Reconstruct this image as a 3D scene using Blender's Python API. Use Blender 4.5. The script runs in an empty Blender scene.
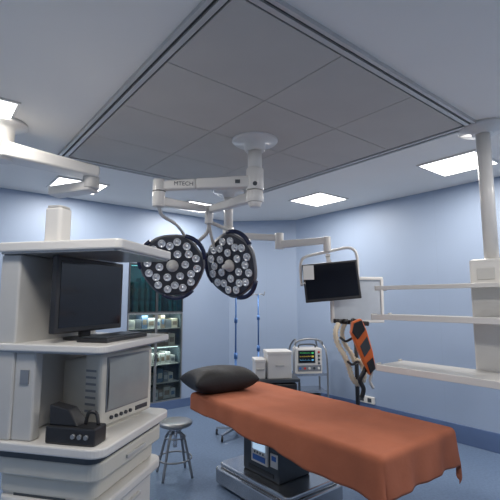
import bpy, bmesh, math, random
from mathutils import Vector, Matrix, Euler
random.seed(4)
TH = 0.6739
S, C = math.sin(TH), math.cos(TH)
def AB(a, b): return (-S*a + C*b, C*a + S*b)
scene = bpy.context.scene
col = scene.collection

# ---------------------------------------------------------------- materials
def mat(name, rgb, rough=0.5, metal=0.0, var=0.06, scale=6.0, bump=0.0, bscale=80.0, emit=0.0, coat=0.0):
    m = bpy.data.materials.new(name); m.use_nodes = True
    nt = m.node_tree; b = nt.nodes['Principled BSDF']
    tc = nt.nodes.new('ShaderNodeTexCoord')
    nz = nt.nodes.new('ShaderNodeTexNoise'); nz.inputs['Scale'].default_value = scale
    nz.inputs['Detail'].default_value = 4
    nt.links.new(tc.outputs['Object'], nz.inputs['Vector'])
    rp = nt.nodes.new('ShaderNodeValToRGB')
    rp.color_ramp.elements[0].position = 0.3; rp.color_ramp.elements[1].position = 0.7
    rp.color_ramp.elements[0].color = tuple(max(0, c*(1-var)) for c in rgb)+(1,)
    rp.color_ramp.elements[1].color = tuple(min(1, c*(1+var)) for c in rgb)+(1,)
    nt.links.new(nz.outputs['Fac'], rp.inputs['Fac'])
    nt.links.new(rp.outputs['Color'], b.inputs['Base Color'])
    b.inputs['Roughness'].default_value = rough
    b.inputs['Metallic'].default_value = metal
    b.inputs['Coat Weight'].default_value = coat
    if emit > 0:
        b.inputs['Emission Strength'].default_value = emit
        nt.links.new(rp.outputs['Color'], b.inputs['Emission Color'])
    if bump > 0:
        n2 = nt.nodes.new('ShaderNodeTexNoise'); n2.inputs['Scale'].default_value = bscale
        nt.links.new(tc.outputs['Object'], n2.inputs['Vector'])
        bp = nt.nodes.new('ShaderNodeBump'); bp.inputs['Strength'].default_value = bump
        bp.inputs['Distance'].default_value = 0.01
        nt.links.new(n2.outputs['Fac'], bp.inputs['Height'])
        nt.links.new(bp.outputs['Normal'], b.inputs['Normal'])
    return m
def seam_wall(name, rgb):
    m = mat(name, rgb, 0.5, var=0.02, scale=1.5)
    nt = m.node_tree; b = nt.nodes['Principled BSDF']
    src = b.inputs['Base Color'].links[0].from_socket
    tc = [n for n in nt.nodes if n.type == 'TEX_COORD'][0]
    sp = nt.nodes.new('ShaderNodeSeparateXYZ'); nt.links.new(tc.outputs['Object'], sp.inputs[0])
    ad = nt.nodes.new('ShaderNodeMath'); ad.operation = 'ADD'
    nt.links.new(sp.outputs['X'], ad.inputs[0]); nt.links.new(sp.outputs['Y'], ad.inputs[1])
    md = nt.nodes.new('ShaderNodeMath'); md.operation = 'PINGPONG'; md.inputs[1].default_value = 0.6
    nt.links.new(ad.outputs[0], md.inputs[0])
    lt = nt.nodes.new('ShaderNodeMath'); lt.operation = 'LESS_THAN'; lt.inputs[1].default_value = 0.002
    nt.links.new(md.outputs[0], lt.inputs[0])
    mx = nt.nodes.new('ShaderNodeMix'); mx.data_type = 'RGBA'
    nt.links.new(lt.outputs[0], mx.inputs[0]); nt.links.new(src, mx.inputs[6])
    mx.inputs[7].default_value = tuple(c*0.92 for c in rgb)+(1,)
    nt.links.new(mx.outputs[2], b.inputs['Base Color'])
    return m

M_wall = seam_wall('wall_paint', (0.325, 0.405, 0.54))
M_ceil = mat('ceiling_paint', (0.88, 0.85, 0.80), 0.6, var=0.02, scale=1)
M_floor = mat('vinyl_floor', (0.145, 0.205, 0.31), 0.3, var=0.14, scale=45)
M_base = mat('skirting_vinyl', (0.10, 0.155, 0.29), 0.4)
M_tile = mat('perforated_tile', (0.53, 0.50, 0.46), 0.7, var=0.03, scale=3)
M_alu = mat('aluminium', (0.58, 0.57, 0.55), 0.45, 0.3, var=0.03)
M_dark = mat('dark_gap', (0.06, 0.06, 0.06), 0.7)
M_white = mat('white_enamel', (0.72, 0.70, 0.665), 0.35, var=0.02, coat=0.2)
M_whiteg = mat('grey_white_plastic', (0.56, 0.55, 0.525), 0.45, var=0.03)
M_cream = mat('aged_plastic', (0.66, 0.63, 0.55), 0.5, var=0.04)
M_steel = mat('stainless_steel', (0.58, 0.58, 0.58), 0.22, 0.95, var=0.06, scale=12)
M_chrome = mat('chrome', (0.75, 0.76, 0.78), 0.12, 1.0, var=0.02)
M_black = mat('black_plastic', (0.018, 0.018, 0.02), 0.4, var=0.2)
M_vinyl = mat('black_vinyl', (0.010, 0.010, 0.012), 0.62, var=0.2, bump=0.25, bscale=25)
M_screen = mat('dark_glass', (0.005, 0.005, 0.008), 0.10, var=0.1)
M_crt = mat('crt_glass', (0.33, 0.35, 0.34), 0.3, var=0.08, coat=0.3)
M_navy = mat('navy_plastic', (0.010, 0.016, 0.055), 0.35, var=0.1)
M_shell = mat('lamp_shell', (0.20, 0.205, 0.22), 0.4, 0.2, var=0.05)
M_lface = mat('lamp_face', (0.035, 0.038, 0.05), 0.3, var=0.1)
M_lens = mat('lens_reflector', (0.70, 0.72, 0.74), 0.16, 0.45, var=0.3, scale=60)
M_sheet = mat('rust_orange_cloth', (0.39, 0.122, 0.062), 0.9, var=0.08, scale=5, bump=0.3, bscale=14)
M_orange = mat('orange_plastic', (0.72, 0.15, 0.03), 0.45)
M_hose = mat('cream_hose', (0.68, 0.60, 0.46), 0.5)
M_blue = mat('blue_plastic', (0.05, 0.16, 0.5), 0.4)
M_dblue = mat('muted_blue_card', (0.12, 0.19, 0.30), 0.6)
M_brown = mat('brown_card', (0.28, 0.21, 0.15), 0.7)
M_bluepole = mat('blue_steel', (0.08, 0.20, 0.48), 0.3, 0.3)
M_green = mat('teal_cloth', (0.02, 0.17, 0.17), 0.6, var=0.5, scale=15)
M_inner = mat('cabinet_interior', (0.14, 0.18, 0.20), 0.6)
M_lblue = mat('pale_screen', (0.46, 0.50, 0.55), 0.3, coat=0.2)
M_gtrace = mat('green_trace', (0.1, 0.8, 0.25), 0.4, emit=0.15)
M_ytrace = mat('yellow_trace', (0.9, 0.7, 0.1), 0.4, emit=0.15)
M_btrace = mat('cyan_trace', (0.15, 0.55, 0.9), 0.4, emit=0.2)
M_red = mat('red_plastic', (0.5, 0.05, 0.04), 0.4)
M_lcd = mat('lit_display', (0.55, 0.75, 0.95), 0.3, emit=0.5)
M_text = mat('grey_lettering', (0.08, 0.09, 0.11), 0.5)
M_paper = mat('white_paper', (0.78, 0.78, 0.76), 0.8, var=0.03)
M_emit = mat('light_diffuser', (1.0, 1.0, 1.0), 0.5, var=0.0, emit=5.0)
M_fill = mat('cabinet_fill_glow', (0.85, 1.0, 0.95), 0.5, var=0.0, emit=1.5)  # glow added to brighten the cupboard interior
M_dgrey = mat('dark_grey_metal', (0.07, 0.08, 0.09), 0.4, 0.4)
M_mgrey = mat('mid_grey_metal', (0.30, 0.31, 0.32), 0.35, 0.6)
def glassmat(name, tint):
    m = bpy.data.materials.new(name); m.use_nodes = True
    nt = m.node_tree; nt.nodes.clear()
    o = nt.nodes.new('ShaderNodeOutputMaterial'); mx = nt.nodes.new('ShaderNodeMixShader')
    t = nt.nodes.new('ShaderNodeBsdfTransparent'); g = nt.nodes.new('ShaderNodeBsdfGlossy')
    g.inputs['Roughness'].default_value = 0.03
    fr = nt.nodes.new('ShaderNodeFresnel'); fr.inputs['IOR'].default_value = 1.5
    t.inputs['Color'].default_value = tint
    nt.links.new(fr.outputs[0], mx.inputs[0]); nt.links.new(t.outputs[0], mx.inputs[1])
    nt.links.new(g.outputs[0], mx.inputs[2]); nt.links.new(mx.outputs[0], o.inputs[0])
    return m
M_glass = glassmat('cabinet_glass', (0.86, 0.91, 0.91, 1))
M_tglass = glassmat('teal_tinted_glass', (0.45, 0.74, 0.78, 1))

# ---------------------------------------------------------------- mesh builder
def catmull(pts, n=6):
    P = [Vector(p) for p in pts]
    if len(P) < 3: return P
    out = []
    for i in range(len(P)-1):
        p0 = P[i-1] if i > 0 else P[0]*2-P[1]
        p1, p2 = P[i], P[i+1]
        p3 = P[i+2] if i+2 < len(P) else P[-1]*2-P[-2]
        for k in range(n):
            t = k/n
            out.append(0.5*((2*p1)+(p2-p0)*t+(2*p0-5*p1+4*p2-p3)*t*t+(3*p1-p0-3*p2+p3)*t**3))
    out.append(P[-1]); return out

class MB:
    def __init__(s): s.v = []; s.f = []; s.m = []; s.s = []
    def add(s, V, F, mi=0, sm=False):
        o = len(s.v); s.v += [Vector(p) for p in V]
        for f in F: s.f.append([i+o for i in f]); s.m.append(mi); s.s.append(sm)
        return s
    def box(s, c, d, mi=0, rot=None):
        hx, hy, hz = d[0]/2, d[1]/2, d[2]/2
        V = [Vector((x, y, z)) for x in (-hx, hx) for y in (-hy, hy) for z in (-hz, hz)]
        if rot is not None:
            R = Euler(rot).to_matrix() if not isinstance(rot, Matrix) else rot
            V = [R @ p for p in V]
        V = [p+Vector(c) for p in V]
        return s.add(V, [(0,1,3,2),(4,6,7,5),(0,4,5,1),(2,3,7,6),(0,2,6,4),(1,5,7,3)], mi)
    def span(s, x0, x1, y0, y1, z0, z1, mi=0):
        return s.box(((x0+x1)/2, (y0+y1)/2, (z0+z1)/2), (abs(x1-x0), abs(y1-y0), abs(z1-z0)), mi)
    def beam(s, p0, p1, w, h, mi=0, w2=None, h2=None):
        p0, p1 = Vector(p0), Vector(p1); t = (p1-p0).normalized()
        sd = t.cross(Vector((0, 0, 1))).normalized(); up = sd.cross(t)
        w2 = w2 or w; h2 = h2 or h
        V = []
        for p, ww, hh in ((p0, w, h), (p1, w2, h2)):
            for a, b in ((-1,-1),(1,-1),(1,1),(-1,1)): V.append(p+sd*a*ww/2+up*b*hh/2)
        return s.add(V, [(3,2,1,0),(4,5,6,7),(0,1,5,4),(1,2,6,5),(2,3,7,6),(3,0,4,7)], mi)
    def cyl(s, p0, p1, r, r2=None, seg=24, mi=0, caps=True):
        p0, p1 = Vector(p0), Vector(p1); r2 = r if r2 is None else r2
        t = (p1-p0).normalized(); ref = Vector((0,0,1)) if abs(t.z) < .9 else Vector((1,0,0))
        u = t.cross(ref).normalized(); w = t.cross(u)
        V = []; F = []
        for p, rr in ((p0, r), (p1, r2)):
            for i in range(seg):
                a = 2*math.pi*i/seg; V.append(p+(u*math.cos(a)+w*math.sin(a))*rr)
        s.add(V, [(i, (i+1) % seg, seg+(i+1) % seg, seg+i) for i in range(seg)], mi, True)
        if caps:
            s.add(V[:seg], [tuple(range(seg))[::-1]], mi); s.add(V[seg:], [tuple(range(seg))], mi)
        return s
    def tube(s, pts, r, seg=12, mi=0, smooth=6, closed=False):
        P = catmull(pts, smooth) if smooth > 1 else [Vector(p) for p in pts]
        n = len(P); V = []; u = None
        for i, p in enumerate(P):
            t = (P[min(i+1, n-1)]-P[max(i-1, 0)]).normalized()
            if u is None:
                ref = Vector((0,0,1)) if abs(t.z) < .9 else Vector((1,0,0)); u = t.cross(ref).normalized()
            u = (u-t*u.dot(t)).normalized(); w = t.cross(u)
            rr = r(i, n) if callable(r) else r
            for k in range(seg):
                a = 2*math.pi*k/seg; V.append(p+(u*math.cos(a)+w*math.sin(a))*rr)
        F = [(i*seg+k, i*seg+(k+1) % seg, (i+1)*seg+(k+1) % seg, (i+1)*seg+k) for i in range(n-1) for k in range(seg)]
        s.add(V, F, mi, True)
        s.add(V[:seg], [tuple(range(seg))[::-1]], mi); s.add(V[-seg:], [tuple(range(seg))], mi)
        return s
    def lathe(s, prof, seg=40, mi=0, c=(0,0,0), sm=True):
        V = []; c = Vector(c)
        for r, z in prof:
            for k in range(seg):
                a = 2*math.pi*k/seg; V.append(c+Vector((r*math.cos(a), r*math.sin(a), z)))
        n = len(prof)
        F = [(i*seg+k, i*seg+(k+1) % seg, (i+1)*seg+(k+1) % seg, (i+1)*seg+k) for i in range(n-1) for k in range(seg)]
        s.add(V, F, mi, sm)
        if prof[0][0] > 1e-4: s.add(V[:seg], [tuple(range(seg))[::-1]], mi)
        if prof[-1][0] > 1e-4: s.add(V[-seg:], [tuple(range(seg))], mi)
        return s
    def prism(s, outline, z0, z1, mi=0):
        n = len(outline)
        V = [Vector((x, y, z0)) for x, y in outline]+[Vector((x, y, z1)) for x, y in outline]
        F = [(i, (i+1) % n, n+(i+1) % n, n+i) for i in range(n)]+[tuple(range(n))[::-1], tuple(range(n, 2*n))]
        return s.add(V, F, mi)
    def xform(s, M):
        s.v = [M @ p for p in s.v]; return s
    def obj(s, name, mats, parent=None, loc=(0,0,0), rot=(0,0,0), bevel=0, world=False, label=None, seg=2, **props):
        if world and parent is not None:
            off = Vector(parent.location); s.v = [p-off for p in s.v]
        me = bpy.data.meshes.new(name); me.from_pydata([tuple(p) for p in s.v], [], s.f)
        mats = mats if isinstance(mats, (list, tuple)) else [mats]
        for m in mats: me.materials.append(m)
        for i, p in enumerate(me.polygons): p.material_index = s.m[i]; p.use_smooth = s.s[i]
        bm = bmesh.new(); bm.from_mesh(me)
        bmesh.ops.remove_doubles(bm, verts=bm.verts, dist=1e-5)
        bmesh.ops.recalc_face_normals(bm, faces=bm.faces); bm.to_mesh(me); bm.free()
        o = bpy.data.objects.new(name, me); col.objects.link(o)
        o.location = loc; o.rotation_euler = rot
        if parent: o.parent = parent
        if bevel > 0:
            b = o.modifiers.new('bevel', 'BEVEL'); b.width = bevel; b.segments = seg; b.limit_method = 'ANGLE'; b.angle_limit = math.radians(40)
        if label: o['label'] = label
        for k, v in props.items(): o[k] = v
        return o

def rrect(x0, x1, y0, y1, r, n=6):
    out = []
    for cx, cy, a0 in ((x1-r, y1-r, 0), (x0+r, y1-r, 90), (x0+r, y0+r, 180), (x1-r, y0+r, 270)):
        for k in range(n+1):
            a = math.radians(a0+90*k/n); out.append((cx+r*math.cos(a), cy+r*math.sin(a)))
    return out
def root(name, x, y, z=0, rz=0, label='', category='', **props):
    e = bpy.data.objects.new(name, None); e.empty_display_size = 0.1
    col.objects.link(e); e.location = (x, y, z); e.rotation_euler = (0, 0, rz)
    e['label'] = label; e['category'] = category
    for k, v in props.items(): e[k] = v
    return e
def tag(o, label, category, **p):
    o['label'] = label; o['category'] = category
    for k, v in p.items(): o[k] = v
    return o
def text(s, size, m, parent, loc, rot, name='lettering'):
    cu = bpy.data.curves.new('t', 'FONT'); cu.body = s; cu.size = size; cu.extrude = 0.0008
    cu.align_x = 'CENTER'; cu.align_y = 'CENTER'
    t = bpy.data.objects.new('t', cu); col.objects.link(t)
    bpy.context.view_layer.update()
    me = bpy.data.meshes.new_from_object(t.evaluated_get(bpy.context.evaluated_depsgraph_get()))
    bpy.data.objects.remove(t)
    me.materials.clear(); me.materials.append(m)
    o = bpy.data.objects.new(name, me); col.objects.link(o); o.parent = parent
    o.location = loc; o.rotation_euler = rot
    return o
RZ = (0, 0, TH)
CH = 2.9

# ---------------------------------------------------------------- room (local x = b, local y = a)
A0, A1, B0, B1 = -1.0, 5.56, -1.1, 4.79
CB, CA = 4.0, 4.77
def st(o, label): o['kind'] = 'structure'; o['label'] = label
st(MB().span(B0-.1, B1+.2, A0-.1, A1+.45, -.1, 0).obj('floor', M_floor, rot=RZ), 'blue-grey speckled vinyl floor')
st(MB().span(B0-.1, B1+.2, A0-.1, A1+.45, CH, CH+.1).obj('ceiling', M_ceil, rot=RZ), 'plain pale painted ceiling')
cb0, cb1, cz0, cz1 = 2.26, 3.13, .12, 2.10
w = MB()
w.span(B0, cb0, A1, A1+.45, 0, CH); w.span(cb1, CB+.25, A1, A1+.45, 0, CH)
w.span(cb0, cb1, A1, A1+.45, 0, cz0); w.span(cb0, cb1, A1, A1+.45, cz1, CH); w.span(cb0, cb1, A1+.42, A1+.45, cz0, cz1)
st(w.obj('wall_north', M_wall, rot=RZ), 'pale blue wall with a built-in cupboard niche')
st(MB().span(B1, B1+.12, A0, CA+.1, 0, CH).obj('wall_east', M_wall, rot=RZ), 'pale blue panelled wall')
mx, my = (CB+B1)/2, (A1+CA)/2; L = math.hypot(B1-CB, A1-CA)
wx, wy = AB(my+.0424, mx+.0424)
st(MB().span(-L/2-.03, L/2+.03, -.06, .06, 0, CH).obj('wall_northeast', M_wall, loc=(wx, wy, 0), rot=(0, 0, TH-math.pi/4)), 'pale blue angled corner wall')
st(MB().span(B0-.1, B0, A0, A1, 0, CH).obj('wall_west', M_wall, rot=RZ), 'pale blue wall')
st(MB().span(B0-.1, B1+.12, A0-.1, A0, 0, CH).obj('wall_south', M_wall, rot=RZ), 'pale blue wall')
st(MB().span(B1-.015, B1, A0, CA, 0, .2).obj('baseboard_east', M_base, rot=RZ, bevel=.004), 'dark blue vinyl skirting')
st(MB().span(B0, CB, A1-.015, A1, 0, .12).obj('baseboard_north', M_base, rot=RZ, bevel=.004), 'dark blue vinyl skirting')
wx, wy = AB(my-.005, mx-.005)
st(MB().span(-L/2, L/2, -.0075, .0075, 0, .2).obj('baseboard_northeast', M_base, loc=(wx, wy, 0), rot=(0, 0, TH-math.pi/4)), 'dark blue vinyl skirting')

# laminar ceiling panel
pa0, pa1, pb0, pb1 = 1.22, 3.97, .88, 3.20
x, y = AB((pa0+pa1)/2, (pb0+pb1)/2)
R = root('ceiling_panel', x, y, CH, TH, 'large grey perforated air-flow panel framed in aluminium', 'ceiling panel')
hx, hy = (pb1-pb0)/2, (pa1-pa0)/2
fr = MB()
def ring(o, i, z0, z1, mi):
    fr.span(-hx+i, hx-i, hy-o, hy-i, z0, z1, mi); fr.span(-hx+i, hx-i, -hy+i, -hy+o, z0, z1, mi)
    fr.span(-hx+i, -hx+o, -hy+o, hy-o, z0, z1, mi); fr.span(hx-o, hx-i, -hy+o, hy-o, z0, z1, mi)
ring(.022, 0, -.025, 0, 0); ring(.044, .022, -.010, 0, 1); ring(.074, .044, -.022, 0, 0); ring(.088, .074, -.010, 0, 1)
fr.obj('frame', [M_alu, M_dark], R)
nx, ny = 3, 4; tx = (2*hx-.176)/nx; ty = (2*hy-.176)/ny
tm = MB().span(-tx/2+.0025, tx/2-.0025, -ty/2+.0025, ty/2-.0025, -.016, -.001).obj('tile', M_tile, R, bevel=.003)
for i in range(nx):
    for j in range(ny):
        t = tm if (i, j) == (0, 0) else tm.copy()
        if t is not tm: col.objects.link(t)
        t.location = (-hx+.088+tx*(i+.5), -hy+.088+ty*(j+.5), 0)

# troffers
def troffer(a, b):
    x, y = AB(a, b)
    r = root('ceiling_light', x, y, CH, TH, 'square recessed ceiling light panel, glowing white', 'ceiling light', group='recessed ceiling light panels')
    h = .28
    f = MB(); f.span(-h, h, h-.02, h, -.014, 0); f.span(-h, h, -h, -h+.02, -.014, 0); f.span(-h, -h+.02, -h+.02, h-.02, -.014, 0); f.span(h-.02, h, -h+.02, h-.02, -.014, 0)
    f.obj('frame', M_white, r)
    MB().span(-h+.02, h-.02, -h+.02, h-.02, -.008, -.001).obj('diffuser', M_emit, r)
    ld = bpy.data.lights.new('lamp', 'AREA'); ld.shape = 'SQUARE'; ld.size = .5; ld.energy = 18.5; ld.color = (1.0, 0.94, 0.865)
    lo = bpy.data.objects.new('lamp', ld); col.objects.link(lo); lo.parent = r; lo.location = (0, 0, -.016)
for a, b in ((3.58, 4.02), (1.76, 4.02), (4.95, 2.98), (4.90, 1.33), (-.1, 4.02), (3.3, .15), (1.4, .15), (.1, 2.2)):
    troffer(a, b)

# ---------------------------------------------------------------- operating table
TX, TY = .40, 3.30
R = root('operating_table', TX, TY, 0, TH, 'stainless operating table on a pedestal with black mattress', 'operating table')
b = MB(); b.prism(rrect(-.29, .33, -.14, .78, .05), .03, .15); b.prism(rrect(-.26, .30, -.11, .75, .05), .15, .19)
b.obj('base', M_steel, R, bevel=.012)
ft = MB().cyl((0,0,0), (0,0,.04), .035).obj('foot', M_black, R, loc=(-.2, -.04, 0))
for p in ((-.2, .68), (.26, .68), (.26, -.04)):
    q = ft.copy(); col.objects.link(q); q.location = (p[0], p[1], 0)
b = MB(); b.span(-.17, .17, .08, .52, .19, .50, 0); b.span(-.15, .15, .10, .50, .50, .62, 1)
b.obj('pedestal_column', [M_dgrey, M_steel], R, bevel=.015)
MB().span(-.176, -.17, .14, .44, .22, .25).obj('vent_strip', M_black, R)
cb = MB().span(-.19, -.17, .19, .39, .29, .47, 0).obj('control_unit', M_white, R, bevel=.006)
MB().span(-.194, -.189, .215, .365, .39, .45).obj('display', M_lcd, cb)
MB().span(-.194, -.189, .215, .365, .31, .35).obj('label_plate', M_blue, cb)
for i in range(4): MB().cyl((-.189, .24+i*.034, .37), (-.193, .24+i*.034, .37), .008, seg=12).obj('button', M_dgrey, cb)
c = MB().span(-.176, -.17, .09, .17, .30, .40).obj('label_plate', M_white, R)
MB().span(-.178, -.175, .105, .155, .35, .385).obj('label_plate', M_blue, R)
b = MB(); b.span(-.26, .26, -.85, .9, .60, .645)
b.obj('table_frame', M_dgrey, R, bevel=.01)
for sx in (-1, 1):
    MB().span(sx*.345-.005, sx*.345+.005, -.9, .9, .635, .665).obj('side_rail', M_steel, R)
MB().prism(rrect(-.36, .36, -.93, .93, .06), .645, .72).obj('mattress', M_vinyl, R, bevel=.02)

# drape sheet
W, Lh = .385, .96; top = .745
def sheet():
    nx, ny = 80, 160; V = []; F = []
    t0, t1 = -Lh-.24, Lh+.09
    for j in range(ny+1):
        for i in range(nx+1):
            u = i/nx; v = j/ny
            t = t0+(t1-t0)*v
            k = 1-v
            side = .14+.13*k+.006*math.sin(t*9)
            s = (-W-side)+(2*W+2*side)*u
            ex = max(0, abs(s)-W); ey = max(0, abs(t)-Lh)
            sx = 1 if s > 0 else -1; sy = 1 if t > 0 else -1
            px = max(-W, min(W, s)); py = max(-Lh, min(Lh, t))
            d = math.hypot(ex, ey)
            z = top
            if d > 0:
                rr = .03
                q = min(d, rr*math.pi/2)/rr
                out = rr*math.sin(q); z = top-rr*(1-math.cos(q))-max(0, d-rr*math.pi/2)*.985
                fall = max(0, d-.03)
                rip = (.022*math.sin(t*11+.8*math.sin(t*5))+.009*math.sin(t*27+1.3)) if ex > ey else .016*math.sin(s*19)+.008*math.sin(s*37+2)
                out += fall*(.06+rip*3.2)
                out = max(out, .02 if d > .03 else 0)
                px += ex/d*out*sx; py += ey/d*out*sy
            else:
                z += .003*math.sin(s*7+t*5)+.002*math.sin(t*17-s*9)+.002*math.sin(t*4.1)*math.sin(s*31)
            V.append((px, py, z))
    for j in range(ny):
        for i in range(nx):
            a = j*(nx+1)+i; F.append((a, a+1, a+nx+2, a+nx+1))
    m = MB(); m.add(V, F, 0, True); return m
sh = sheet().obj('drape_sheet', M_sheet, loc=(TX, TY, 0), rot=RZ)
so = sh.modifiers.new('s', 'SOLIDIFY'); so.thickness = .004; so.offset = 1
tag(sh, 'rust-orange cloth sheet draped over the operating table', 'sheet')

# pillow
def pillow():
    n = 32; V = []; F = []; wx, wy, T = .32, .205, .12
    idx = {}
    for sgn in (1, -1):
        for j in range(n+1):
            for i in range(n+1):
                u = -1+2*i/n; v = -1+2*j/n
                edge = i in (0, n) or j in (0, n)
                if edge and sgn == -1: idx[(sgn, i, j)] = idx[(1, i, j)]; continue
                h = T*(max(0, (1-abs(u)**3.4)*(1-abs(v)**3.4)))**.5
                h *= 1+.05*math.sin(u*6+v*4)
                xx = u*wx*(1-.07*(1-v*v)*abs(u)**3); yy = v*wy*(1-.08*(1-u*u)*abs(v)**3)
                zz = sgn*h if sgn > 0 else -h*.8
                idx[(sgn, i, j)] = len(V); V.append((xx, yy, zz+.10+.012*u*u))
        for j in range(n):
            for i in range(n):
                F.append(tuple(idx[(sgn, a, b)] for a, b in ((i, j), (i+1, j), (i+1, j+1), (i, j+1))))
    m = MB(); m.add(V, F, 0, True); return m
lx, ly = -.17, .88
px, py = TX+lx*C-ly*S, TY+lx*S+ly*C
tag(pillow().obj('pillow', M_vinyl, loc=(px, py, top-.004), rot=(0, 0, TH-.15)), 'plump black vinyl pillow at the head of the operating table', 'pillow')

# ---------------------------------------------------------------- stool
R = root('stool', -.68, 3.90, 0, .4, 'round grey steel stool with four splayed legs and foot ring', 'stool')
MB().lathe([(0, .435), (.13, .435), (.148, .445), (.152, .462), (.145, .475), (.11, .48), (0, .482)]).obj('seat', M_mgrey, R)
MB().cyl((0,0,.25), (0,0,.435), .018).cyl((0,0,.40), (0,0,.435), .06).obj('screw_column', M_chrome, R)
for i in range(4):
    a = math.pi/4+i*math.pi/2; c_, s_ = math.cos(a), math.sin(a)
    MB().tube([(.03*c_, .03*s_, .38), (.07*c_, .07*s_, .37), (.11*c_, .11*s_, .29), (.185*c_, .185*s_, .01)], .012).obj('leg', M_mgrey, R)
rg = [(.15*math.cos(t*math.pi/12), .15*math.sin(t*math.pi/12), .16) for t in range(25)]
MB().tube(rg, .008, smooth=1).obj('foot_ring', M_mgrey, R)
MB().tube([(.092*math.cos(t*math.pi/12), .092*math.sin(t*math.pi/12), .34) for t in range(25)], .006, smooth=1).obj('brace_ring', M_mgrey, R)

# ---------------------------------------------------------------- IV poles
def ivpole(x, y, h, m, lab, rz=0):
    r = root('iv_pole', x, y, 0, rz, lab, 'IV pole', group='IV poles')
    MB().cyl((0,0,.1), (0,0,.9), .014).cyl((0,0,.88), (0,0,.95), .022).cyl((0,0,.9), (0,0,h), .010).cyl((0,0,1.30), (0,0,1.36), .02).obj('pole', m, r)
    for s_ in (-1, 1):
        MB().tube([(0, 0, h-.01), (s_*.05, 0, h+.005), (s_*.09, 0, h-.01), (s_*.10, 0, h+.015), (s_*.105, 0, h+.04)], .007).obj('hook', M_mgrey, r)
    bs = MB()
    for i in range(5):
        a = i*2*math.pi/5+.3; bs.beam((0,0,.10), (.24*math.cos(a), .24*math.sin(a), .07), .035, .03, w2=.025, h2=.02)
    bs.cyl((0,0,.07), (0,0,.14), .035); bs.obj('base', M_steel, r, bevel=.004)
    for i in range(5):
        a = i*2*math.pi/5+.3; cx, cy = .235*math.cos(a), .235*math.sin(a)
        MB().cyl((cx-.012, cy, .028), (cx+.012, cy, .028), .028).cyl((cx, cy, .03), (cx, cy, .07), .008).obj('castor', M_black, r)
ivpole(-.17, 4.98, 1.66, M_bluepole, 'blue-tinted steel IV pole on a castor base')
ivpole(.115, 5.75, 1.65, M_bluepole, 'thin blue steel IV pole standing behind white boxes', .5)

# ---------------------------------------------------------------- white boxes on dark cart
R = root('utility_cart', .31, 5.08, 0, .15, 'dark low metal cart carrying white boxes', 'cart')
c = MB(); c.span(-.25, .25, -.2, .2, .10, .14); c.span(-.25, .25, -.2, .2, .62, .66)
for sx in (-1, 1):
    for sy in (-1, 1): c.span(sx*.24-.012, sx*.24+.012, sy*.19-.012, sy*.19+.012, .05, .62)
c.obj('frame', M_dgrey, R, bevel=.004)
c = MB(); c.span(-.22, .22, -.17, .17, .14, .6); c.obj('cabinet_body', M_black, R, bevel=.01)
for sx in (-1, 1):
    for sy in (-1, 1):
        MB().cyl((sx*.23-.012, sy*.18, .03), (sx*.23+.012, sy*.18, .03), .03).obj('castor', M_black, R)
def wbox(x, y, z, w_, d_, h_, rz, lab):
    r = root('storage_box', x, y, z, rz, lab, 'box')
    MB().prism(rrect(-w_/2, w_/2, -d_/2, d_/2, .015), 0, h_-.04).obj('body', M_white, r, bevel=.006)
    MB().prism(rrect(-w_/2-.008, w_/2+.008, -d_/2-.008, d_/2+.008, .02), h_-.04, h_).obj('lid', M_white, r, bevel=.006)
    MB().span(-.05, .05, -d_/2-.02, -d_/2, h_*.45, h_*.45+.02).obj('handle', M_whiteg, r, bevel=.004)
wbox(.33, 5.07, .66, .29, .28, .31, .15, 'white lidded plastic storage box on the dark cart')
wbox(.105, 5.03, .66, .12, .24, .22, .15, 'small white storage box beside a larger one')

# ---------------------------------------------------------------- monitor trolley
R = root('monitor_trolley', .80, 5.9, 0, .12, 'steel tube trolley with curved handle on castors', 'trolley')
for sx in (-1, 1):
    MB().tube([(sx*.235, -.2, .06), (sx*.235, -.2, .3), (sx*.23, -.2, .80), (sx*.20, -.12, .95), (sx*.15, .05, 1.02), (sx*.20, .18, .90), (sx*.235, .2, .6), (sx*.235, .2, .06)], .013).obj('side_frame', M_mgrey, R)
MB().tube([(-.20, -.12, .95), (-.16, -.14, 1.01), (0, -.15, 1.04), (.16, -.14, 1.01), (.20, -.12, .95)], .013).obj('push_handle', M_mgrey, R)
for z in (.14, .34, .56):
    MB().span(-.23, .23, -.2, .2, z-.01, z).span(-.23, .23, -.205, -.195, z, z+.025).obj('shelf', M_steel, R)
for sx in (-1, 1):
    for sy in (-1, 1):
        MB().cyl((sx*.235-.012, sy*.2, .035), (sx*.235+.012, sy*.2, .035), .035).cyl((sx*.235, sy*.2, .04), (sx*.235, sy*.2, .08), .01).obj('castor', M_black, R)
R = root('patient_monitor', .80, 5.88, .56, .12, 'grey portable monitor with lit traces on a trolley', 'medical monitor')
MB().prism(rrect(-.185, .185, -.12, .12, .02), .01, .35).obj('body', M_white, R, bevel=.012)
for sx in (-1, 1): MB().cyl((sx*.13, 0, 0), (sx*.13, 0, .012), .02).obj('foot', M_black, R)
bz = MB().span(-.155, .085, -.128, -.118, .155, .325).obj('bezel', M_dgrey, R, bevel=.004)
sc = MB().span(-.14, .07, -.131, -.127, .165, .315).obj('screen', M_screen, bz)
for m_, zz, nm in ((M_gtrace, .29, 2), (M_ytrace, .243, 3), (M_btrace, .196, 4)):
    MB().tube([(-.132+.145*i/30, -.133, zz+(.013 if i % (nm*2) == 0 else -.004*(i % 2))) for i in range(31)], .0016, seg=4, smooth=1).obj('trace', m_, bz)
    MB().span(.03, .06, -.133, -.131, zz-.010, zz+.010).obj('readout', m_, bz)
for i in range(4): MB().cyl((.135, -.115, .15+i*.05), (.135, -.135, .15+i*.05), .014).obj('knob', M_red if i == 3 else M_dgrey, R)
MB().span(-.165, .165, -.126, -.118, .045, .125).obj('control_strip', M_mgrey, R)
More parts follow.
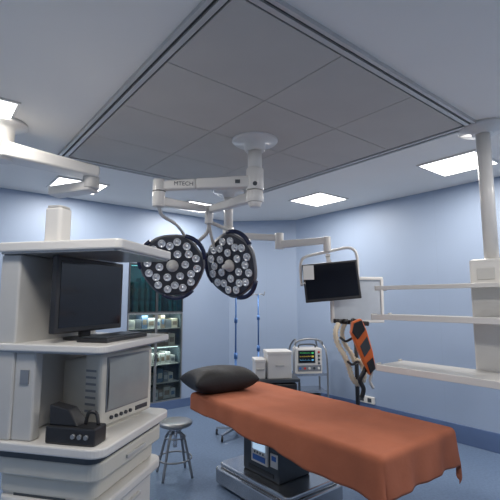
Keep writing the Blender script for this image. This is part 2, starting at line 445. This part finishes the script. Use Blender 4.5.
for i in range(5): MB().cyl((-.13+i*.065, -.125, .085), (-.13+i*.065, -.135, .085), .016, seg=16).obj('socket', (M_blue, M_red, M_white, M_dgrey, M_white)[i], R)
MB().tube([(-.12, 0, .34), (-.11, 0, .385), (0, 0, .395), (.11, 0, .385), (.12, 0, .34)], .011).obj('carry_handle', M_dgrey, R)
R = root('suction_unit', .80, 5.88, .14, .12, 'dark suction unit on the lower trolley shelf', 'medical device')
MB().span(-.16, .16, -.12, .12, 0.0, .16).obj('body', M_dgrey, R, bevel=.012)
for gx in (-.07, .07): MB().cyl((gx, -.12, .08), (gx, -.13, .08), .035).obj('gauge', M_white, R)

# ---------------------------------------------------------------- surgical light assembly (world coordinates)
R = root('surgical_light', .04, 3.26, CH, 0, 'white ceiling-mounted surgical light with two round lamp heads', 'surgical light')
MB().lathe([(.19, 2.90), (.19, 2.875), (.18, 2.865), (.09, 2.86), (.085, 2.80), (.075, 2.79)], c=(.04, 3.26, 0)).obj('ceiling_flange', M_white, R, world=True)
MB().cyl((.04, 3.26, 2.8), (.04, 3.26, 2.62), .058).obj('column', M_white, R, world=True)
h = MB(); h.cyl((.04, 3.26, 2.64), (.04, 3.26, 2.46), .072).cyl((.04, 3.26, 2.455), (.04, 3.26, 2.36), .068).cyl((.04, 3.26, 2.36), (.04, 3.26, 2.32), .06, .045)
h.obj('swivel_hub', M_white, R, world=True, bevel=.006)
MB().beam((.04, 3.26, 2.53), (-.44, 3.22, 2.50), .09, .10, w2=.075, h2=.085).beam((-.44, 3.22, 2.50), (-.70, 3.2, 2.48), .075, .085, w2=.07, h2=.075).obj('horizontal_arm', M_white, R, world=True, bevel=.015, seg=3)
MB().cyl((-.73, 3.2, 2.53), (-.73, 3.2, 2.31), .05).cyl((-.73, 3.2, 2.44), (-.73, 3.2, 2.43), .053, mi=1).obj('elbow_joint', [M_white, M_dark], R, world=True, bevel=.005)
MB().beam((-.73, 3.2, 2.355), (-.42, 3.66, 2.40), .07, .075, w2=.055, h2=.06).obj('spring_arm', M_white, R, world=True, bevel=.014, seg=3)
text('MTECH', .047, M_text, R, (-.53-.04, 3.1745-3.26, 2.493-CH), (math.radians(90), 0, math.radians(4.4)))
MB().box((-.10, 3.200, 2.52), (.04, .004, .03)).obj('label_plate', M_dgrey, R, world=True)
MB().cyl((.04, 3.19, 2.50), (.04, 3.186, 2.50), .018).obj('joint_cap', M_dgrey, R, world=True)
MB().beam((.04, 3.26, 2.41), (-.36, 3.70, 2.40), .08, .09, w2=.06, h2=.065).obj('horizontal_arm', M_white, R, world=True, bevel=.014, seg=3)
MB().cyl((-.38, 3.72, 2.44), (-.38, 3.72, 2.27), .038).obj('elbow_joint', M_white, R, world=True, bevel=.005)
MB().tube([(-.38, 3.72, 2.29), (-.28, 3.80, 2.26), (-.18, 3.90, 2.22), (-.12, 3.98, 2.12), (-.12, 3.98, 2.0), (-.14, 3.92, 1.93)], .018).obj('yoke', M_whiteg, R, world=True)
MB().tube([(-.38, 3.72, 2.29), (-.40, 3.78, 2.2), (-.50, 3.86, 2.12), (-.60, 3.9, 2.03), (-.66, 3.86, 1.95), (-.69, 3.79, 1.90)], .017).obj('yoke', M_whiteg, R, world=True)
MB().tube([(-.73, 3.2, 2.32), (-.72, 3.3, 2.26), (-.66, 3.6, 2.24), (-.62, 3.86, 2.16), (-.64, 3.90, 2.0), (-.69, 3.80, 1.92)], .014).obj('yoke', M_whiteg, R, world=True)
MB().tube([(-.38, 3.72, 2.30), (-.36, 3.80, 2.15), (-.32, 3.95, 2.02), (-.22, 4.0, 1.93), (-.15, 3.93, 1.92)], .014).obj('yoke', M_whiteg, R, world=True)

lens_me = None
def lamp_head(center, nrm, rad, roll):
    global lens_me
    n = Vector(nrm).normalized()
    q = n.to_track_quat('Z', 'Y').to_matrix() @ Matrix.Rotation(roll, 3, 'Z')
    k = rad/.30
    def lobe(mb):
        for i, p in enumerate(mb.v):
            r_ = math.hypot(p.x, p.y)
            if r_ > .2:
                a = math.atan2(p.y, p.x); g = 1+.022*math.cos(6*a); mb.v[i] = Vector((p.x*g, p.y*g, p.z))
        return mb
    hd = MB()
    hd.lathe([(0, -.085), (.07, -.085), (.09, -.075), (.20, -.055), (.28, -.025), (.292, 0), (.292, .012), (.0, .012)], seg=72)
    lobe(hd).xform(Matrix.Scale(k, 4))
    o = hd.obj('lamp_head', M_shell, R, label='round lamp head with clustered LED lenses')
    M4 = q.to_4x4(); M4.translation = Vector(center)-Vector(R.location); o.matrix_local = M4
    lobe(MB().lathe([(0, .012), (.274, .012), (.278, .018), (.266, .020), (0, .020)], seg=72)).xform(Matrix.Scale(k, 4)).obj('face_plate', M_lface, o)
    for t in range(3):
        a0 = t*2*math.pi/3+.1
        pts = [((.297+.02*math.sin(u*math.pi/8))*math.cos(a0+u*.12), (.297+.02*math.sin(u*math.pi/8))*math.sin(a0+u*.12), .0) for u in range(9)]
        MB().tube(pts, .02, smooth=1).xform(Matrix.Scale(k, 4)).obj('bumper_grip', M_navy, o)
    if lens_me is None:
        l = MB(); l.lathe([(.0, .016), (.010, .013), (.013, .004), (.022, .006), (.031, .015), (.0355, .015), (.0355, .0)], seg=20)
        lo = l.obj('led_lens', M_lens, o); lens_me = lo.data; first = lo
    else: first = None
    pos = []
    for i in range(6):
        a = i*math.pi/3; pos.append((.118*math.cos(a), .118*math.sin(a)))
        for da, rr in ((-.21, .226), (.21, .226)): pos.append((rr*math.cos(a+da), rr*math.sin(a+da)))
    for i in range(6):
        a = math.pi/6+i*math.pi/3; pos.append((.185*math.cos(a), .185*math.sin(a)))
    for i, (x, y) in enumerate(pos):
        if first is not None: l = first; first = None
        else:
            l = bpy.data.objects.new('led_lens', lens_me); col.objects.link(l); l.parent = o
        l.location = (x*k, y*k, .020*k); l.scale = (k,)*3
    MB().lathe([(.055, .02), (.055, .034), (.03, .04), (.024, .09), (.018, .11), (0, .112)], seg=24).xform(Matrix.Scale(k, 4)).obj('sterile_handle', M_whiteg, o)
lamp_head((-.70, 3.70, 1.885), (.04, -.95, -.30), .295, 0.1)
lamp_head((-.175, 3.82, 1.895), (-.62, -.76, -.22), .31, 0.5)

# ---------------------------------------------------------------- display boom
R = root('display_boom', -.26, 4.85, CH, 0, 'white ceiling boom arm holding a black flat display', 'monitor arm')
MB().lathe([(.19, 2.90), (.19, 2.865), (.18, 2.855), (.08, 2.85), (.075, 2.80)], c=(-.26, 4.85, 0)).cyl((-.26, 4.85, 2.85), (-.26, 4.85, 2.42), .055).obj('ceiling_column', M_white, R, world=True)
MB().cyl((-.26, 4.85, 2.44), (-.26, 4.85, 2.28), .068).obj('swivel_hub', M_white, R, world=True, bevel=.006)
MB().beam((-.26, 4.85, 2.34), (.30, 4.58, 2.27), .085, .085, w2=.07, h2=.07).obj('horizontal_arm', M_white, R, world=True, bevel=.014, seg=3)
MB().cyl((.33, 4.56, 2.32), (.33, 4.56, 2.14), .05).obj('elbow_joint', M_white, R, world=True, bevel=.005)
MB().beam((.33, 4.56, 2.19), (.80, 4.32, 2.20), .07, .085, w2=.06, h2=.07).obj('spring_arm', M_white, R, world=True, bevel=.014, seg=3)
MB().cyl((.82, 4.31, 2.24), (.82, 4.31, 2.08), .04).obj('elbow_joint', M_white, R, world=True, bevel=.005)
MB().tube([(.545, 4.33, 1.72), (.535, 4.33, 1.88), (.545, 4.32, 1.98), (.60, 4.31, 2.03), (.82, 4.31, 2.08), (1.02, 4.29, 2.12), (1.10, 4.28, 2.09), (1.125, 4.27, 2.0), (1.125, 4.26, 1.80)], .015).obj('handle_frame', M_white, R, world=True)
d = MB(); d.box((0, 0, 0), (.57, .035, .40)); d.box((0, .035, 0), (.3, .04, .22))
do = d.obj('display', M_black, R, bevel=.008)
do.location = Vector((.845, 4.26, 1.765))-Vector(R.location); do.rotation_euler = (math.radians(-4), math.radians(-5), math.radians(-5))
MB().box((0, -.018, .005), (.53, .004, .35)).obj('screen', M_screen, do)
MB().box((-.225, -.022, .11), (.11, .003, .15), rot=(0, .06, 0)).obj('paper_note', M_paper, do)
MB().box((0, .0, .205), (.05, .03, .03)).box((0, .04, .24), (.04, .02, .12)).box((0, .03, .28), (.05, .05, .02)).obj('bracket', M_white, do)
for a_, b_ in (((.545, 4.33, 1.73), (.58, 4.27, 1.75)), ((1.125, 4.26, 1.81), (1.11, 4.26, 1.80))):
    MB().cyl(a_, b_, .014).obj('frame_clamp', M_white, R, world=True)

# ---------------------------------------------------------------- pale panel on pole stand, with hose and bag
R = root('panel_stand', 1.13, 4.45, 0, 0, 'white framed screen on a black pole stand', 'monitor stand')
MB().cyl((1.13, 4.45, .06), (1.13, 4.45, 1.4), .022).obj('pole', M_black, R, world=True)
b = MB()
for i in range(5):
    a = i*2*math.pi/5; b.beam((1.13, 4.45, .09), (1.13+.26*math.cos(a), 4.45+.26*math.sin(a), .06), .05, .03, w2=.03)
b.obj('base', M_black, R, world=True, bevel=.005)
for i in range(5):
    a = i*2*math.pi/5; cx, cy = 1.13+.255*math.cos(a), 4.45+.255*math.sin(a)
    MB().cyl((cx-.012, cy, .03), (cx+.012, cy, .03), .03).obj('castor', M_black, R, world=True)
p = MB(); w2, h2 = .29, .245; cz = 1.575
p.span(-w2, w2, -.02, .02, h2-.03, h2); p.span(-w2, w2, -.02, .02, -h2, -h2+.03); p.span(-w2, -w2+.03, -.02, .02, -h2+.03, h2-.03); p.span(w2-.03, w2, -.02, .02, -h2+.03, h2-.03)
po = p.obj('screen_frame', M_white, R, loc=(0.02, -.03, cz), rot=(0, 0, .12), bevel=.006)
MB().span(-w2+.03, w2-.03, -.008, .012, -h2+.03, h2-.03).obj('screen', M_lblue, po)
MB().beam((.86, 4.28, 1.36), (1.22, 4.26, 1.33), .05, .045).cyl((1.13, 4.27, 1.345), (1.13, 4.45, 1.345), .014).obj('crossbar', M_black, R, world=True, bevel=.01)

R = root('breathing_hose', .97, 4.22, .78, 0, 'cream corrugated breathing hose hanging in a loop', 'hose')
hp = [(.91, 4.25, 1.34), (.865, 4.21, 1.25), (.875, 4.17, 1.14), (.93, 4.13, 1.03), (.97, 4.12, .92), (1.0, 4.13, .82), (1.06, 4.14, .755), (1.12, 4.15, .80), (1.13, 4.18, .90), (1.09, 4.20, .98)]
MB().tube(hp, lambda i, n: .030 if i % 2 else .021, smooth=6).obj('hose', M_hose, R, world=True)
hp = [(.975, 4.26, 1.34), (.945, 4.27, 1.24), (.965, 4.25, 1.13), (1.02, 4.22, 1.04), (1.05, 4.2, .96), (1.09, 4.20, .98)]
MB().tube(hp, lambda i, n: .028 if i % 2 else .019, smooth=6).obj('hose', M_hose, R, world=True)
for cx in (.91, .975): MB().cyl((cx, 4.255, 1.33), (cx, 4.255, 1.38), .03).obj('connector', M_black, R, world=True)
MB().tube([(.90, 4.16, 1.20), (.94, 4.10, 1.17), (1.0, 4.13, 1.19), (1.04, 4.2, 1.2)], .012).obj('strap', M_black, R, world=True)
MB().tube([(.95, 4.09, .98), (.99, 4.07, .95), (1.04, 4.1, .97), (1.08, 4.17, .96)], .012).obj('strap', M_black, R, world=True)

R = root('equipment_bag', 1.075, 4.08, 1.0, 0, 'long slim orange and black equipment pouch hanging from a stand', 'bag')
def sc_(ol, kx=.95, ky=1.75): return [(p[0]*kx-.14*(p[1]-.05)+0.01, (p[1]-.05)*ky+.03) for p in ol]
def yprism(ol, y0, y1, name, m_, bv):
    m = MB().prism(sc_(ol), y0, y1); m.xform(Matrix.Rotation(math.radians(90), 4, 'X')); return m.obj(name, m_, R, bevel=bv, loc=(0, 0, .03))
yprism([(-.09, .16), (-.06, .22), (.03, .24), (.07, .18), (.11, .06), (.12, -.03), (.05, -.07), (-.02, .04)], -.045, .045, 'pouch', M_orange, .012)
yprism([(-.085, .165), (-.055, .214), (.028, .232), (.055, .18), (-.035, .125)], .045, .06, 'front_pocket', M_black, .006)
yprism([(-.018, .09), (.066, .145), (.09, .08), (.015, .03)], .045, .052, 'side_pocket', M_dgrey, .004)
yprism([(.03, .0), (.10, .03), (.115, -.03), (.055, -.06)], .045, .055, 'end_cap', M_black, .004)
MB().tube([(.0, .03, .32), (.0, .10, .36), (-.02, .17, .375), (-.05, .10, .36), (-.07, .03, .28)], .014).obj('strap', M_black, R)
MB().tube([(.07, .02, -.05), (.03, .0, -.12), (-.01, .0, -.20), (.02, 0, -.28), (.0, .0, -.36)], .022).obj('cable', M_black, R)
MB().tube([(.10, .0, -.06), (.10, -.02, -.13), (.08, -.02, -.2), (.11, -.02, -.27)], .014).obj('cable', M_whiteg, R)

# ---------------------------------------------------------------- right-hand equipment pendant
R = root('equipment_pendant', 1.80, 3.03, CH, TH, 'white ceiling pendant column with open instrument shelves', 'medical pendant')
def toR(z): return z-CH
MB().lathe([(.17, 0), (.17, -.03), (.08, -.04), (.075, -.06)]).cyl((0, 0, -.05), (0, 0, toR(1.85)), .05).obj('column', M_white, R)
MB().span(-.12, .14, -.12, .12, toR(.96), toR(1.87)).obj('service_head', M_white, R, bevel=.02)
MB().span(-.126, -.12, -.06, .06, toR(1.72), toR(1.80)).obj('socket_plate', M_whiteg, R, bevel=.002)
for z, x0, y1, th_ in ((1.66, -.30, .82, .020), (1.42, -.42, .78, .030), (1.035, -.50, .70, .036)):
    s_ = MB(); s_.prism(rrect(x0, -.10, -.35, y1, .025), toR(z), toR(z)+th_)
    so_ = s_.obj('shelf', M_white, R, bevel=.006)
    MB().prism(rrect(x0+.02, -.12, -.33, y1-.02, .02), toR(z)+th_, toR(z)+th_+.002).obj('shelf_mat', M_whiteg, so_)
    MB().span(x0-.012, x0, -.34, y1-.02, toR(z)-.004, toR(z)+th_+.008).obj('front_lip', M_white, so_, bevel=.003)
    MB().span(x0+.02, x0+.08, y1-.004, y1+.012, toR(z)-.008, toR(z)+th_+.012).obj('end_bracket', M_whiteg, so_, bevel=.003)
    MB().span(-.16, -.12, y1-.004, y1+.012, toR(z)-.008, toR(z)+th_+.012).obj('end_bracket', M_whiteg, so_, bevel=.003)

# ---------------------------------------------------------------- endoscopy tower
CX, CY, CR = -.633, 2.37, -.232
R = root('equipment_tower', CX, CY, 0, CR, 'off-white equipment tower with drawers and stacked shelves', 'equipment cart')
MB().prism(rrect(-.60, -.08, -.30, .34, .06), .06, .70).obj('pedestal', M_whiteg, R, bevel=.01)
MB().span(-.50, -.20, -.306, -.299, .14, .62).obj('recess_shade_panel', M_dgrey, R, bevel=.01)  # flat dark panel, its colour stands in for the shade of a recess
MB().prism(rrect(-.62, -.02, -.34, .38, .07), .02, .10).obj('base', M_whiteg, R, bevel=.01)
for z0, z1 in ((.12, .32), (.34, .52)):
    dr = MB().prism(rrect(-.10, -.045, -.26, .30, .02), z0, z1).obj('drawer', M_white, R, bevel=.008)
    MB().span(-.046, -.028, -.10, .14, z1-.06, z1-.04).obj('handle', M_whiteg, dr, bevel=.004)
MB().prism(rrect(-.60, .0, -.33, .38, .09), .545, .60).obj('drawer_tray', M_white, R, bevel=.012)
MB().prism(rrect(-.60, -.05, -.31, .34, .05), .61, .70).obj('drawer_tray', M_cream, R, bevel=.012)
dr = MB().prism(rrect(-.60, -.01, -.34, .38, .07), .705, .795).obj('drawer', M_cream, R, bevel=.012)
MB().span(-.011, .004, -.08, .12, .735, .755).obj('handle', M_whiteg, dr, bevel=.004)
MB().prism(rrect(-.62, .03, -.38, .40, .07), .83, .875).obj('worktop', M_white, R, bevel=.008)
MB().prism(rrect(-.60, -.02, -.35, .37, .05), .795, .83).obj('shadow_gap', M_dgrey, R)
MB().span(-.62, -.50, -.36, .34, .875, 1.81).obj('back_panel', M_whiteg, R, bevel=.01)
MB().prism(rrect(-.62, .02, -.38, .40, .05), 1.315, 1.35).obj('shelf', M_white, R, bevel=.006)
MB().prism(rrect(-.61, .005, -.37, .385, .05), 1.307, 1.315).obj('edge_trim', M_mgrey, R)
MB().span(-.45, -.10, -.02, .38, 1.292, 1.307).obj('drawer_tray', M_cream, R, bevel=.004)
MB().prism(rrect(-.62, .10, -.40, .21, .03), 1.82, 1.87).obj('top_shelf', M_white, R, bevel=.008)
MB().prism(rrect(-.61, .085, -.39, .20, .03), 1.81, 1.82).obj('edge_trim', M_mgrey, R)
MB().span(-.50, -.38, -.35, -.29, .875, 1.307).obj('upright', M_whiteg, R, bevel=.01)
MB().span(-.46, -.41, -.356, -.35, 1.15, 1.22).obj('label_plate', M_mgrey, R)
for p in ((-.52, -.26), (-.12, -.26), (-.52, .3), (-.12, .3)):
    MB().cyl((p[0]-.02, p[1], .03), (p[0]+.02, p[1], .03), .03).obj('castor', M_black, R)
def onT(x, y): return (CX+x*math.cos(CR)-y*math.sin(CR), CY+x*math.sin(CR)+y*math.cos(CR))
# CRT monitor
x, y = onT(-.085, .07)
R = root('crt_monitor', x, y, .875, CR-.16, 'boxy off-white CRT monitor on the tower worktop', 'monitor')
MB().span(-.13, -.01, -.23, .23, .02, .408).obj('front_housing', M_cream, R, bevel=.02, seg=3)
m = MB(); f0 = rrect(-.21, .21, .04, .39, .02)
V = [(-.125, a_, b_) for a_, b_ in f0]+[(-.34, a_*.8+.005, .05+b_*.78) for a_, b_ in f0]; n = len(f0)
m.add(V, [(i, (i+1) % n, n+(i+1) % n, n+i) for i in range(n)]+[tuple(range(n)), tuple(range(n, 2*n))]); m.obj('rear_housing', M_cream, R)
bz = MB().span(-.012, -.004, -.185, .185, .095, .385).obj('bezel', M_mgrey, R, bevel=.004)
g = MB(); N = 12; V = []
for j in range(N+1):
    for i in range(N+1):
        u = -1+2*i/N; v = -1+2*j/N
        V.append((-.003+.014*(1-.5*u*u-.5*v*v), u*.176, .24+v*.136))
g.add(V, [(j*(N+1)+i, j*(N+1)+i+1, (j+1)*(N+1)+i+1, (j+1)*(N+1)+i) for j in range(N) for i in range(N)], 0, True); g.obj('screen', M_crt, bz)
for i in range(5): MB().cyl((-.012, -.14+i*.04, .06), (-.0, -.14+i*.04, .06), .010).obj('knob', M_dgrey, R)
MB().span(-.011, -.006, .07, .18, .048, .072).obj('control_strip', M_dgrey, R)
for i in range(7): MB().span(-.11, -.04, -.232, -.229, .10+i*.035, .112+i*.035).obj('vent_slot', M_mgrey, R)
MB().prism(rrect(-.24, -.04, -.18, .18, .03), 0, .02).obj('stand', M_cream, R)
# black device on worktop
x, y = onT(-.15, -.285)
R = root('control_box', x, y, .875, CR+.02, 'boxy black control unit with angled holder and knobs', 'medical device')
MB().span(-.15, .12, -.065, .045, 0, .085).obj('body', M_black, R, bevel=.01)
m = MB(); m.add([(-.14, -.05, .085), (.02, -.05, .085), (.02, .04, .085), (-.14, .04, .085), (-.15, -.04, .18), (-.04, -.04, .16), (-.04, .03, .16), (-.15, .03, .18)], [(0,3,2,1),(4,5,6,7),(0,1,5,4),(1,2,6,5),(2,3,7,6),(3,0,4,7)])
m.obj('probe_holder', M_black, R, bevel=.006)
for i in range(3): MB().cyl((.01+i*.035, -.065, .045), (.01+i*.035, -.077, .045), .011).obj('knob', M_mgrey, R)
MB().tube([(.03, 0, .085), (.045, 0, .14), (.08, .01, .135), (.10, 0, .085)], .009).obj('cable', M_black, R)
# keyboard
x, y = onT(-.14, -.02)
R = root('keyboard', x, y, 1.35, CR, 'flat black keyboard on the middle shelf', 'keyboard')
MB().span(-.09, .09, -.22, .22, 0, .022).obj('body', M_black, R, bevel=.005)
MB().span(-.075, .075, -.20, .20, .022, .028).obj('key_field', M_dgrey, R, bevel=.002)
# black flat monitor
x, y = onT(-.30, -.03)
R = root('flat_monitor', x, y, 1.35, CR-.08, 'black flat-panel monitor on the tower shelf', 'monitor')
MB().prism(rrect(-.09, .09, -.13, .13, .04), 0, .015).obj('stand_base', M_black, R, bevel=.004)
MB().span(-.045, -.02, -.04, .04, .015, .2).obj('stand_neck', M_black, R, bevel=.004)
ph = MB().span(-.02, .02, -.29, .28, .045, .455).obj('panel', M_black, R, bevel=.008)
MB().span(.019, .022, -.265, .255, .075, .43).obj('screen', M_screen, ph)
# unit on top shelf
x, y = onT(-.34, -.29)
R = root('camera_unit', x, y, 1.87, CR, 'plain upright white unit on the top shelf', 'medical device')
MB().prism(rrect(-.05, .05, -.05, .05, .02), 0, .19).obj('body', M_white, R, bevel=.012)
MB().prism(rrect(-.045, .045, -.045, .045, .02), .19, .20).obj('cap', M_whiteg, R)

# ---------------------------------------------------------------- left ceiling pendant arm
R = root('ceiling_pendant', -1.86, 2.95, CH, 0, 'white jointed pendant arm hanging from the ceiling', 'medical pendant')
MB().lathe([(.16, 2.9), (.16, 2.87), (.08, 2.86), (.075, 2.60)], c=(-1.86, 2.95, 0)).obj('column', M_white, R, world=True)
MB().beam((-1.86, 2.95, 2.68), (-1.26, 3.30, 2.61), .20, .12, w2=.16, h2=.09).obj('horizontal_arm', M_white, R, world=True, bevel=.02, seg=3)
MB().cyl((-1.31, 3.28, 2.58), (-1.31, 3.28, 2.48), .065).obj('elbow_joint', M_whiteg, R, world=True, bevel=.006)
MB().beam((-1.29, 3.29, 2.50), (-1.66, 3.36, 2.47), .14, .08).obj('spring_arm', M_white, R, world=True, bevel=.015)

# ---------------------------------------------------------------- built-in cupboard
x, y = AB(A1, (cb0+cb1)/2)
R = root('supply_cabinet', x, y, 0, TH, 'built-in glass-fronted supply cupboard with metal frame', 'cabinet')
hw = (cb1-cb0)/2-.004; z0, z1 = cz0+.003, cz1-.003; D = .40
m = MB(); m.span(-hw, -hw+.02, .02, D, z0, z1); m.span(hw-.02, hw, .02, D, z0, z1); m.span(-hw, hw, D, D+.01, z0, z1)
m.span(-hw+.02, hw-.02, .02, D, z0, z0+.02); m.span(-hw+.02, hw-.02, .02, D, z1-.02, z1); m.obj('carcass', M_inner, R)
SH = (.38, .64, .90, 1.16, 1.40)
for z in SH: MB().span(-hw+.02, hw-.02, .03, D, z-.012, z).obj('shelf', M_whiteg, R)
for zz, en in ((z1-.03, 1.0), (1.375, 1.8), (.885, 1.6)):  # added glow strips, each with an added area lamp, to brighten the contents
    MB().span(-hw+.05, hw-.05, .035, .05, zz-.008, zz).obj('added_fill_strip', M_fill, R)
    ld = bpy.data.lights.new('lamp', 'AREA'); ld.shape = 'RECTANGLE'; ld.size = .7; ld.size_y = .03; ld.energy = en; ld.color = (.88, 1.0, .97)
    lo = bpy.data.objects.new('lamp', ld); col.objects.link(lo); lo.parent = R; lo.location = (0, .035, zz-.02); lo.rotation_euler = (math.radians(35), 0, 0)
for (a_, b_) in ((z0, 1.385), (1.39, z1)):
    for (xa, xb) in ((-hw, -.002), (.002, hw)):
        f = MB(); t_ = .016
        f.span(xa, xb, -.012, .015, b_-t_, b_); f.span(xa, xb, -.012, .015, a_, a_+t_); f.span(xa, xa+t_, -.012, .015, a_+t_, b_-t_); f.span(xb-t_, xb, -.012, .015, a_+t_, b_-t_)
        dr = f.obj('door', M_mgrey if a_ < 1 else M_dgrey, R)
        MB().span(xa+t_, xb-t_, 0, .004, a_+t_, b_-t_).obj('glass_pane', M_glass if a_ < 1 else M_tglass, dr)
        hxp = -.02 if xa < -.1 else .02
        MB().span(hxp-.006, hxp+.006, -.03, -.012, (a_+b_)/2-.05, (a_+b_)/2+.05).obj('handle', M_chrome, dr)
def loc_in(xl, yl):
    return (x+xl*C-yl*S, y+xl*S+yl*C)
cols = [M_whiteg, M_whiteg, M_cream, M_whiteg, M_brown, M_dblue, M_mgrey, M_hose]
for k_, zs in enumerate((z0+.02,)+SH[:4]):
    xx = -hw+.03
    while xx < hw-.10:
        w_ = random.uniform(.06, .11); h_ = random.uniform(.11, .20); d_ = random.uniform(.2, .28)
        cx, cy = loc_in(xx+w_/2, .06+d_/2)
        r = root('supply_box', cx, cy, zs, TH, 'small supply carton on a cupboard shelf', 'box', group='cartons in the supply cupboard')
        mi = random.choice(cols)
        MB().span(-w_/2, w_/2, -d_/2, d_/2, 0, h_).obj('body', mi, r, bevel=.003)
        MB().span(-w_*.35, w_*.35, -d_/2-.001, -d_/2, h_*.3, h_*.7).obj('label_plate', random.choice([M_whiteg, M_mgrey, M_dblue, M_brown]), r)
        xx += w_+.006
xx = -hw+.04
while xx < hw-.09:
    w_ = random.uniform(.05, .08); h_ = random.uniform(.36, .56)
    cx, cy = loc_in(xx+w_/2, .2)
    r = MB().prism(rrect(-w_/2, w_/2, -.09, .09, .02), 0, h_).obj('wrapped_pack', random.choice([M_green, M_green, M_dgrey]), loc=(cx, cy, 1.40), rot=RZ, bevel=.01)
    tag(r, 'upright teal cloth-wrapped instrument pack in the cupboard', 'instrument pack', group='wrapped packs in the cupboard')
    xx += w_+.03

# wall box near skirting
x, y = AB(3.475, B1)
R = root('wall_socket', x, y, .25, TH, 'white double wall socket above the skirting', 'socket')
MB().span(-.03, 0, -.13, .13, -.045, .045).obj('plate', M_white, R, bevel=.006)
for s_ in (-1, 1): MB().span(-.033, -.03, s_*.06-.03, s_*.06+.03, -.025, .025).obj('outlet', M_dgrey, R)

# ---------------------------------------------------------------- camera, world, colour
cd = bpy.data.cameras.new('camera'); cam = bpy.data.objects.new('camera', cd); col.objects.link(cam)
cam.location = (0, 0, 1.57); cam.rotation_euler = (math.radians(97), 0, 0)
cd.sensor_width = 36; cd.lens = 36*409/500; cd.clip_start = .05
scene.camera = cam
wd = bpy.data.worlds.new('world'); scene.world = wd; wd.use_nodes = True
wd.node_tree.nodes['Background'].inputs[0].default_value = (.5, .55, .65, 1); wd.node_tree.nodes['Background'].inputs[1].default_value = .3
scene.view_settings.view_transform = 'Standard'
scene.view_settings.exposure = 0.15
